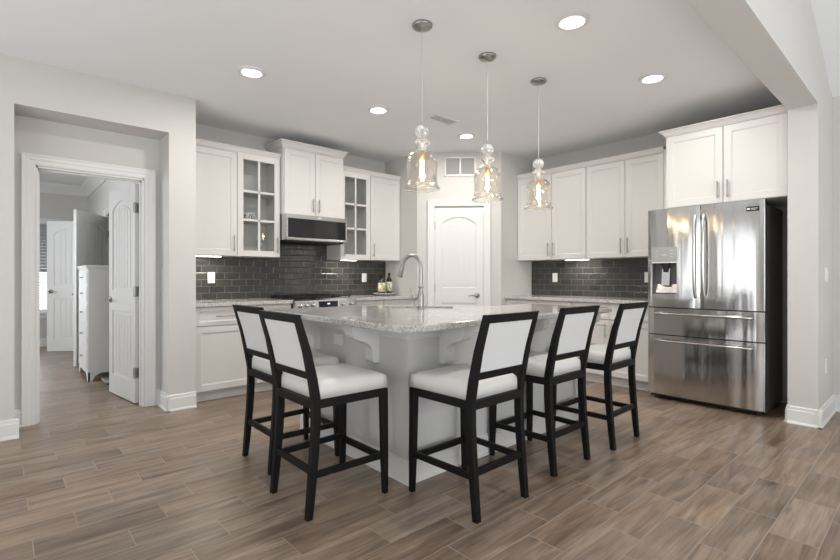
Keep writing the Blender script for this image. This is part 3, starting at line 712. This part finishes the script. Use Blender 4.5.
for x in (1.93, 2.72, 3.42): corbel(x, 0, 'y')

CX0, CY0, CX1, CYT = 1.428, 1.700, 3.56, 3.25
def rc(cx_, cy_, r, a0, a1, n=8): return [(cx_+r*math.cos(math.radians(a0+(a1-a0)*i/n)), cy_+r*math.sin(math.radians(a0+(a1-a0)*i/n))) for i in range(n+1)]
ctop = rc(CX0+.09,CY0+.09,.09,180,270)+rc(CX1-.05,CY0+.05,.05,270,360)+rc(CX1-.04,2.46-.04,.04,0,90)+[(3.00,2.46),(2.21,CYT)]+rc(CX0+.06,CYT-.06,.06,90,180)
top = MB().prism(ctop, .878, .914).build('island_countertop', M['granite'], None)
# sink cut-out, diagonal frame at the faucet
FX, FYc = 2.322, 2.573
SD = Matrix.Translation((FX, FYc, 0)) @ Matrix.Rotation(-PI/4, 4, 'Z')   # local x lateral, y deeper
co = MB(SD).box(-.31,.24,.075,.34,.80,1.0).build('cut', M['granite'], None)
bmod = top.modifiers.new('b','BOOLEAN'); bmod.object = co; bmod.solver='EXACT'; bpy.context.view_layer.update()
dg = bpy.context.evaluated_depsgraph_get(); nm = bpy.data.meshes.new_from_object(top.evaluated_get(dg)); top.modifiers.clear(); top.data = nm; bpy.data.objects.remove(co)
b = top.modifiers.new('bevel','BEVEL'); b.width=.007; b.segments=3; b.limit_method='ANGLE'; b.angle_limit=math.radians(50)
tag(top, 'speckled granite countertop with rounded corner on the island', 'countertop')
# island body under the sink is hollowed so that the bowl fits
ib = [o for o in t.children if o.name.startswith('body')][0]
co = MB(T @ SD).box(-.325,.325,.04,.365,.62,1.0).build('cut', M['islandp'], None); co.parent = t
bmod = ib.modifiers.new('b','BOOLEAN'); bmod.object = co; bmod.solver='EXACT'; bpy.context.view_layer.update()
dg = bpy.context.evaluated_depsgraph_get(); nm = bpy.data.meshes.new_from_object(ib.evaluated_get(dg)); ib.modifiers.clear(); ib.data = nm; bpy.data.objects.remove(co)
s = thing('kitchen_sink', 'undermount steel sink set into the island granite', 'sink', (FX, FYc, 0), -PI/4)
mb = MB(); w0,w1,e0,e1 = -.305,.305,.06,.345
mb.box(w0-.012,w0,e0-.012,e1+.012,.66,.877).box(w1,w1+.012,e0-.012,e1+.012,.66,.877).box(w0,w1,e0-.012,e0,.66,.877).box(w0,w1,e1,e1+.012,.66,.877).box(w0-.012,w1+.012,e0-.012,e1+.012,.65,.66)
mb.build('bowl', M['sinksteel'], s); MB().lathe([(.001,.6605),(.04,.6605),(.04,.663),(.001,.663)], 0, .2, 20).build('drain', M['chrome'], s)

f = thing('kitchen_faucet', 'tall gooseneck pull-down faucet on the island granite', 'faucet', (FX, FYc, .914), 0)
MB().lathe([(.001,.0),(.030,0),(.030,.006),(.025,.012),(.022,.03),(.023,.06),(.025,.085),(.023,.105),(.017,.125),(.014,.150),(.015,.158),(.021,.160),(.021,.170),(.0145,.172),(.013,.176)], 0, 0, 24).build('base', M['nickel'], f)
ddx = Vector((-.62*.7446+.5*.6676, .62*.6676+.5*.7446, 0)).normalized()
pts = [Vector((0,0,.17)), Vector((0,0,.24)), Vector((0,0,.30))]; R_ = .088
for i in range(1,13):
    a = PI*i/12*.93; pts.append(ddx*(R_-R_*math.cos(a)) + Vector((0,0,.312+R_*math.sin(a))))
MB().tube(pts, .0145, 14).build('gooseneck', M['nickel'], f)
e0_ = pts[-1]; dn = (pts[-1]-pts[-2]).normalized()
MB().tube([e0_, e0_+dn*.02, e0_+dn*.05, e0_+dn*.095, e0_+dn*.10], .016, 14, True, [.0135,.017,.018,.023,.017]).build('spray_head', M['nickel'], f)
lat = Vector((-.7446,.6676,0))
mb = MB().tube([Vector((0,0,.085)), lat*.045+Vector((0,0,.088))], .016, 14).tube([lat*.05+Vector((0,0,.086)), lat*.068+Vector((0,0,.12)), lat*.078+Vector((0,0,.165))], .006, 10, True, [.010,.006,.005])
mb.sphere((lat*.05+Vector((0,0,.087)))[:], .024, 14, 8); mb.build('lever', M['nickel'], f)

o = plate('horizontal white outlet on the island side between corbels', (IX, 2.685, .735), -PI/2, 'outlet', 1, True)

# ------------------------------------------------------------------ bar stools
def make_stool(label):
    t = thing('bar_stool', label, 'stool', (0,0,0), 0, 'black framed counter stools around the island')
    # origin at seat centre on the floor, front = +y
    hb, hf = .190, .203
    for s_ in (-1,1):
        pts = [(s_*hb,-.240,.001),(s_*hb,-.228,.12),(s_*hb,-.212,.30),(s_*hb,-.203,.45),(s_*hb,-.203,.56),(s_*hb,-.220,.66),(s_*hb,-.251,.80),(s_*hb,-.304,.974)]
        loops = [[(p[0]-.0165,p[1]-d_,p[2]),(p[0]+.0165,p[1]-d_,p[2]),(p[0]+.0165,p[1]+d_,p[2]),(p[0]-.0165,p[1]+d_,p[2])] for p, d_ in zip(pts,(.015,.018,.020,.021,.021,.021,.018,.014))]
        MB().loft(loops).build('leg', M['black'], t, .003)
        pts = [(s_*(hf+.004),.202,.001),(s_*hf,.200,.20),(s_*(hf-.006),.198,.556)]
        MB().loft([[(p[0]-d_,p[1]-d_,p[2]),(p[0]+d_,p[1]-d_,p[2]),(p[0]+d_,p[1]+d_,p[2]),(p[0]-d_,p[1]+d_,p[2])] for p, d_ in zip(pts,(.0135,.017,.019))]).build('leg', M['black'], t, .003)
    # apron
    mb = MB()
    mb.box(-.175,.175,-.225,-.200,.518,.560); mb.box(-.19,.19,.195,.216,.518,.560)
    for s_ in (-1,1):
        mb.loft([[(s_*.203,-.19,.518),(s_*.183,-.19,.518),(s_*.183,-.19,.560),(s_*.203,-.19,.560)],[(s_*.214,.205,.518),(s_*.192,.205,.518),(s_*.192,.205,.560),(s_*.214,.205,.560)]])
    mb.build('seat_frame', M['black'], t, .002)
    # stretchers
    mb = MB().box(-.18,.18,-.232,-.212,.205,.240); mb.build('stretcher', M['black'], t, .003)
    mb = MB().box(-.20,.20,.195,.217,.165,.200); mb.build('stretcher', M['black'], t, .003)
    for s_ in (-1,1):
        MB().loft([[(s_*.182,-.215,.188),(s_*.203,-.215,.188),(s_*.203,-.215,.220),(s_*.182,-.215,.220)],[(s_*.195,.20,.188),(s_*.216,.20,.188),(s_*.216,.20,.220),(s_*.195,.20,.220)]]).build('stretcher', M['black'], t, .003)
    # cushion: subdivided rounded block with crowned top
    me_ = MB(); nx, ny = 14, 14
    def cpt(u, v, k):
        x = u*(.206+.007*v); y = v*.209+.004
        ex = max(0,abs(u)-.80)/.20; ey = max(0,abs(v)-.80)/.20; ed = max(ex,ey)
        if k: z = .640 - .014*ed**3 + .008*(1-u*u)*(1-v*v)
        else: z = .561
        q_ = 1-.02*(ed**2 if k else .2); return (x*q_, y*q_, z)
    def grid(k):
        return [[cpt(-1+2*i/nx,-1+2*j/ny,k) for i in range(nx+1)] for j in range(ny+1)]
    G1, G0 = grid(1), grid(0)
    vsn = [p for r_ in G1 for p in r_]; fsn = [(j*(nx+1)+i, j*(nx+1)+i+1, (j+1)*(nx+1)+i+1, (j+1)*(nx+1)+i) for j in range(ny) for i in range(nx)]
    me_.add(vsn, fsn, True)
    def rim(G): return [G[0][i] for i in range(nx+1)]+[G[j][nx] for j in range(1,ny+1)]+[G[ny][i] for i in range(nx-1,-1,-1)]+[G[j][0] for j in range(ny-1,0,-1)]
    r1, r0 = rim(G1), rim(G0); n = len(r1)
    mid = [(a[0]*1.012,(a[1]-.006)*1.012+.006,.600) for a in r1]
    me_.add(r1+mid+r0, [(a,(a+1)%n,n+(a+1)%n,n+a) for a in range(n)]+[(n+a,n+(a+1)%n,2*n+(a+1)%n,2*n+a) for a in range(n)], True)
    me_.add(r0, [tuple(range(n))])
    o = me_.build('seat', M['leather'], t)
    bm = bmesh.new(); bm.from_mesh(o.data); bmesh.ops.remove_doubles(bm, verts=bm.verts, dist=.0004); bmesh.ops.recalc_face_normals(bm, faces=bm.faces); bm.to_mesh(o.data); bm.free()
    # back frame rails between the uprights, following the lean
    def bx(z0,z1,x0,x1,off0,off1,m,name,bev=.003):
        def yc(z): 
            P_ = [(.56,-.203),(.66,-.220),(.80,-.251),(.974,-.304)]
            for (a,ya),(b_,yb2) in zip(P_,P_[1:]):
                if z <= b_: return ya+(yb2-ya)*(z-a)/(b_-a)
            return P_[-1][1]
        zs = [z0+(z1-z0)*i/6 for i in range(7)] if z1-z0 > .1 else [z0,z1]
        MB().loft([[(x0,yc(z)+off0,z),(x1,yc(z)+off0,z),(x1,yc(z)+off1,z),(x0,yc(z)+off1,z)] for z in zs]).build(name, m, t, bev)
    bx(.934,.974,-.175,.175,-.015,.015,M['black'],'top_rail')
    bx(.660,.695,-.175,.175,-.016,.014,M['black'],'lower_rail')
    bx(.696,.933,-.1735,.1735,-.010,.020,M['fabric'],'backrest',.008)
    for s_ in (-1,1): MB().prism([(s_*.174,.661),(s_*.174,.640),(s_*.155,.661)], -.226, -.206, 'y').build('bracket', M['black'], t)
    return t
first = make_stool('')
lab = [('bar stool against the island left side, farthest from camera and nearest the range', (1.180+.240, 2.805), -PI/2),
       ('large near-left bar stool with its back toward the open doorway', (1.090+.240, 2.190), -PI/2),
       ('bar stool directly at the right of the island front corner', (1.858, 1.460+.236), 0),
       ('middle bar stool in the row of three on the right', (2.576, 1.500+.235), 0),
       ('bar stool closest to the refrigerator', (3.232, 1.465+.240), math.radians(1))]
for i, (lb, xy, rz_) in enumerate(lab):
    o = first if i == 0 else copy_tree(first)
    o.location = (xy[0], xy[1], 0); o.rotation_euler = (0,0,rz_); o['label'] = lb

# ------------------------------------------------------------------ pendants
def make_pendant():
    t = thing('pendant_light', '', 'pendant light', (0,0,CH), 0, 'clear glass pendants over the island')
    MB().lathe([(.001,-.001),(.062,-.001),(.063,-.010),(.055,-.020),(.02,-.026),(.008,-.034),(.001,-.034)], 0, 0, 28).build('canopy', M['nickel'], t)
    MB().tube([(0,0,-.03),(0,0,-.60)], .0026, 8).build('cord', mat('grey_cord', (.5,.5,.48), .5) if 'cord' not in M else M['cord'], t)
    # glass ball finial and second flattened ball, with core
    fz = -.645
    o = MB().sphere((0,0,-.668), .043, 22, 14, .95).build('glass_ball', M['finial'], t)
    o = MB().lathe([(.008,-.704),(.020,-.708),(.026,-.716),(.042,-.726),(.050,-.737),(.046,-.748),(.030,-.756),(.026,-.768),(.028,-.778)], 0, 0, 24).build('glass_collar', M['finial'], t)
    MB().tube([(0,0,-.60),(0,0,-.805)], .006, 10).build('stem', M['chrome'], t)
    prof = [(.026,-.776),(.040,-.788),(.062,-.800),(.082,-.818),(.093,-.842),(.096,-.870),(.094,-.900),(.092,-.930),(.093,-.965),(.097,-.995),(.104,-1.012),(.112,-1.022)]
    inner = [(r_-.0035, z-.001) for r_, z in reversed(prof)]
    MB().lathe(prof+[(.112,-1.027),(.108,-1.027)]+inner, 0, 0, 36).build('glass_shade', M['glass'], t)
    for rr, zz, tr in ((.1105,-1.025,.0035),(.0955,-.990,.002)):
        MB().loft([[((rr+tr*math.cos(2*PI*k/8))*math.cos(2*PI*i/36), (rr+tr*math.cos(2*PI*k/8))*math.sin(2*PI*i/36), zz+tr*math.sin(2*PI*k/8)) for k in range(8)] for i in range(37)], False, True).build('glass_rim', M['finial'], t)
    sk = MB().lathe([(.001,-.79),(.014,-.792),(.017,-.80),(.017,-.835),(.013,-.840),(.001,-.840)], 0, 0, 18).build('socket', M['brass'], t)
    bl = MB().lathe([(.012,-.838),(.018,-.850),(.023,-.870),(.024,-.900),(.024,-.945),(.020,-.962),(.010,-.975),(.001,-.978)], 0, 0, 20).build('bulb', M['pane'], t)
    mb = MB(); 
    pts = []
    for i in range(9):
        a = PI*i/4.0; pts.append((.009*math.cos(a), .009*math.sin(a), -.862 if i%2 == 0 else -.952))
    mb.tube(pts, .003, 6); mb.tube([(0,0,-.86),(0,0,-.945)], .010, 8); mb.build('filament', M['bulb'], bl)
    l = bpy.data.lights.new('bulb', 'POINT'); l.energy = 1.8; l.color = (1,.72,.42); l.shadow_soft_size = .022
    lo = bpy.data.objects.new('bulb_glow', l); C.objects.link(lo); lo.parent = t; lo.location = (0,0,-.90)
    return t
first = make_pendant()
for i, (x, y, dz, lb) in enumerate(((1.965,2.165,.0,'clear glass bell pendant nearest the camera, leftmost of three'),(2.590,2.160,0,'clear glass bell pendant in the middle of the three'),(3.216,2.156,0,'clear glass bell pendant nearest the refrigerator, rightmost'))):
    o = first if i == 0 else copy_tree(first)
    o.location = (x, y, CH); o['label'] = lb

# ------------------------------------------------------------------ recessed lights, vents
def make_can():
    t = thing('recessed_light', '', 'ceiling light', (0,0,CH), 0, 'round recessed ceiling lights')
    MB().lathe([(.105,0),(.104,-.006),(.088,-.014),(.066,-.014),(.060,-.004)], 0, 0, 32).build('trim_ring', M['trim'], t)
    MB().lathe([(.001,-.0055),(.0605,-.0055)], 0, 0, 32).build('lens', M['can'], t)
    l = bpy.data.lights.new('downlight', 'AREA'); l.shape='DISK'; l.size=.14; l.energy=13; l.color=(1,.95,.89)
    lo = bpy.data.objects.new('downlight_beam', l); C.objects.link(lo); lo.parent = t; lo.location = (0,0,-.012)
    return t
first = make_can()
for i, (x, y, lb) in enumerate(((1.440,3.530,'recessed ceiling light nearest the doorway, leftmost'),(2.650,3.532,'recessed ceiling light in front of the cabinet above the microwave'),(3.865,3.526,'recessed ceiling light nearest the pantry door'),(2.620,1.515,'recessed ceiling light nearest the camera, at the top edge'),(3.838,1.523,'recessed ceiling light in front of the refrigerator'))):
    o = first if i == 0 else copy_tree(first)
    o.location = (x, y, CH); o['label'] = lb

t = thing('ceiling_vent', 'small louvred supply vent in the ceiling behind the first pendant', 'vent', (3.30,3.325,CH), 0)
MB().box(-.16,.16,-.075,-.058,-.006,0).box(-.16,.16,.058,.075,-.006,0).box(-.16,-.143,-.058,.058,-.006,0).box(.143,.16,-.058,.058,-.006,0).build('frame', M['trim'], t)
MB().box(-.143,.143,-.058,.058,-.001,0).build('duct_shade', M['blk'], t)  # thin black sheet in place of the shade inside the vent
mb = MB()
for k in range(7):
    y = -.05+k*.0165; mb.add([(-.143,y,-.002),(.143,y,-.002),(.143,y+.004,-.004),(-.143,y+.004,-.004)], [(0,1,2,3)])
mb.build('louvres', M['ceiling'], t)
t = thing('wall_vent', 'white-framed return grille above the pantry door', 'vent', DL, -PI/4)
a0,a1,z0,z1 = -.004,.392,2.425,2.668
MB().box(a0,a1,-.012,-.001,z0,z0+.02).box(a0,a1,-.012,-.001,z1-.02,z1).box(a0,a0+.02,-.012,-.001,z0,z1).box(a1-.02,a1,-.012,-.001,z0,z1).box((a0+a1)/2-.007,(a0+a1)/2+.007,-.012,-.001,z0,z1).build('frame', M['trim'], t, .001)
mb = MB(); z = z0+.022
while z < z1-.025: mb.add([(a0+.02,-.002,z),(a1-.02,-.002,z),(a1-.02,-.010,z+.012),(a0+.02,-.010,z+.012)], [(0,1,2,3)]); z += .0125
mb.box(a0+.02,a1-.02,-.002,-.001,z0+.02,z1-.02).build('louvres', mat('vent_louvre_grey', (.44,.435,.42), .6), t)

# ------------------------------------------------------------------ tray and bottles
TX, TY = 3.775, 4.885
t = thing('turntable_tray', 'round pale tray holding two bottles on the rear countertop', 'tray', (TX,TY,.914))
MB().lathe([(.001,0),(.07,0),(.07,.010),(.01,.012),(.01,.016),(.148,.018),(.154,.030),(.152,.032),(.146,.022),(.001,.022)], 0, 0, 36).build('tray', mat('pale_stone_tray', (.5,.5,.48), .3), t)
M['oil'] = mat('dark_green_bottle_glass', (.018,.022,.008), .08); M['label'] = None
def label_mat(name, c1, c2, c3, zc):
    m = mat(name, c1, .5); N, L, B = nodes(m); tc = N.new('ShaderNodeTexCoord'); n = N.new('ShaderNodeTexNoise'); n.inputs['Scale'].default_value = 38; n.inputs['Detail'].default_value = 2
    L.new(tc.outputs['Object'], n.inputs['Vector']); r = N.new('ShaderNodeValToRGB'); r.color_ramp.interpolation = 'CONSTANT'; e = r.color_ramp.elements
    e[0].color = (*c2,1); e[1].position = .46; e[1].color = (*c1,1); x = e.new(.62); x.color = (*c3,1); L.new(n.outputs['Fac'], r.inputs[0]); L.new(r.outputs[0], B.inputs['Base Color']); return m
for (x, y, r_, h_, lb, cc) in ((TX-.062,TY-.012,.050,.255,'wide dark oil bottle with a cream and gold label, left on the tray',((.72,.68,.52),(.35,.27,.10),(.60,.55,.38))),
                              (TX+.060,TY-.012,.037,.275,'slim dark bottle with a pale green label, right on the tray',((.74,.75,.62),(.20,.28,.10),(.62,.68,.48)))):
    t = thing('oil_bottle', lb, 'bottle', (x,y,.914+.0225))
    MB().lathe([(.001,0),(r_*.95,0),(r_,.006),(r_,h_*.62),(r_*.85,h_*.70),(r_*.42,h_*.78),(r_*.36,h_*.90),(r_*.001,h_*.90)], 0, 0, 22).build('body', M['oil'], t)
    MB().lathe([(r_+.0006,h_*.10),(r_+.0008,h_*.10),(r_+.0008,h_*.56),(r_+.0006,h_*.56)], 0, 0, 22).build('label_paper', label_mat('bottle_label', *cc, 0), t)
    MB().lathe([(.001,h_*.88),(r_*.42,h_*.88),(r_*.42,h_),(.001,h_)], 0, 0, 16).build('cap', M['blk'], t)

# bowls in the glass cabinet
def pattern_mat():
    m = mat('black_white_patterned_china', (.8,.8,.8), .2); N, L, B = nodes(m); tc = N.new('ShaderNodeTexCoord'); v = N.new('ShaderNodeTexVoronoi'); v.inputs['Scale'].default_value = 55
    L.new(tc.outputs['Object'], v.inputs['Vector']); r = N.new('ShaderNodeValToRGB'); r.color_ramp.interpolation='CONSTANT'; e = r.color_ramp.elements; e[0].color=(.02,.02,.02,1); e[1].position=.42; e[1].color=(.8,.8,.78,1)
    L.new(v.outputs['Distance'], r.inputs[0]); L.new(r.outputs[0], B.inputs['Base Color']); return m
t = MB().lathe([(.001,0),(.05,0),(.055,.006),(.085,.04),(.092,.075),(.088,.075),(.080,.042),(.05,.012),(.001,.010)], 0, 0, 28).build('patterned_bowl', pattern_mat()); t.location = (1.965, 4.93, 1.7515)
tag(t, 'black and white patterned bowl on the middle glass cabinet shelf', 'bowl')
t = MB().lathe([(.001,0),(.06,0),(.09,.03),(.10,.05),(.096,.05),(.086,.032),(.058,.008),(.001,.006)], 0, 0, 28).build('serving_bowl', mat('gold_brown_glaze', (.42,.33,.16), .25)); t.location = (1.96, 4.93, Z0+.0185)
tag(t, 'gold-brown bowl on the bottom of the left glass cabinet', 'bowl')
t = MB().lathe([(.001,0),(.035,0),(.035,.003),(.004,.006),(.004,.07),(.02,.085),(.034,.12),(.030,.16),(.029,.16),(.032,.12),(.018,.088),(.001,.08)], 0, 0, 22).build('wine_glass', M['finial']); t.location = (2.10, 4.93, Z0+.0185)
tag(t, 'clear stemmed glass beside the gold-brown bowl in the glass cabinet', 'glass')

# ------------------------------------------------------------------ bedroom dresser and scale
t = thing('tall_dresser', 'tall white five-drawer dresser seen through the doorway', 'dresser', (.715, 6.26, 0))
dw, dd_, dh = .42, .76, 1.285      # depth x, width y
MB().box(.012,dw,0,dd_,.10,dh-.03).build('body', M['trim'], t, .003)
MB().box(-.008,dw+.005,-.012,dd_+.012,dh-.03,dh).box(.0,dw,-.006,dd_+.006,dh-.045,dh-.03).build('top', M['trim'], t, .004)
mb = MB()
mb.prism([(.012,.10),(.012,0),(.05,0),(.075,.055),(.13,.085),(dw-.12,.085),(dw-.06,.055),(dw-.04,0),(dw,0),(dw,.10)], 0, .02, 'y')
mb.prism([(.012,.10),(.012,0),(.05,0),(.075,.055),(.13,.085),(dw-.12,.085),(dw-.06,.055),(dw-.04,0),(dw,0),(dw,.10)], dd_-.02, dd_, 'y')
mb.prism([(.0,.10),(.0,0),(.06,0),(.10,.055),(.17,.08),(dd_-.17,.08),(dd_-.10,.055),(dd_-.06,0),(dd_,0),(dd_,.10)], .010, .03, 'x'); mb.build('base', M['trim'], t)
hs_ = [.27,.25,.235,.20,.165]; z = .115
for h_ in hs_:
    dr = MB().box(.004,.013,.03,dd_-.03,z,z+h_-.008).box(.001,.006,.055,dd_-.055,z+.025,z+h_-.033).build('drawer', M['trim'], t, .001)
    for y in (dd_/2,):
        k = MB().tube([(.002,y-.05,z+h_/2),(-.016,y-.045,z+h_/2-.004),(-.018,y,z+h_/2-.008),(-.016,y+.045,z+h_/2-.004),(.002,y+.05,z+h_/2)], .005, 8).build('knob', M['bronze'], dr)
    z += h_
t = thing('bathroom_scale', 'low grey floor scale behind the open door next to the dresser', 'scale', (.98,6.08,0))
MB().box(-.14,.14,-.14,.14,.012,.035).build('platform', mat('scale_glass', (.30,.33,.34), .15), t, .01)
MB().box(-.12,.12,-.12,.12,.001,.012).build('feet', M['blk'], t)
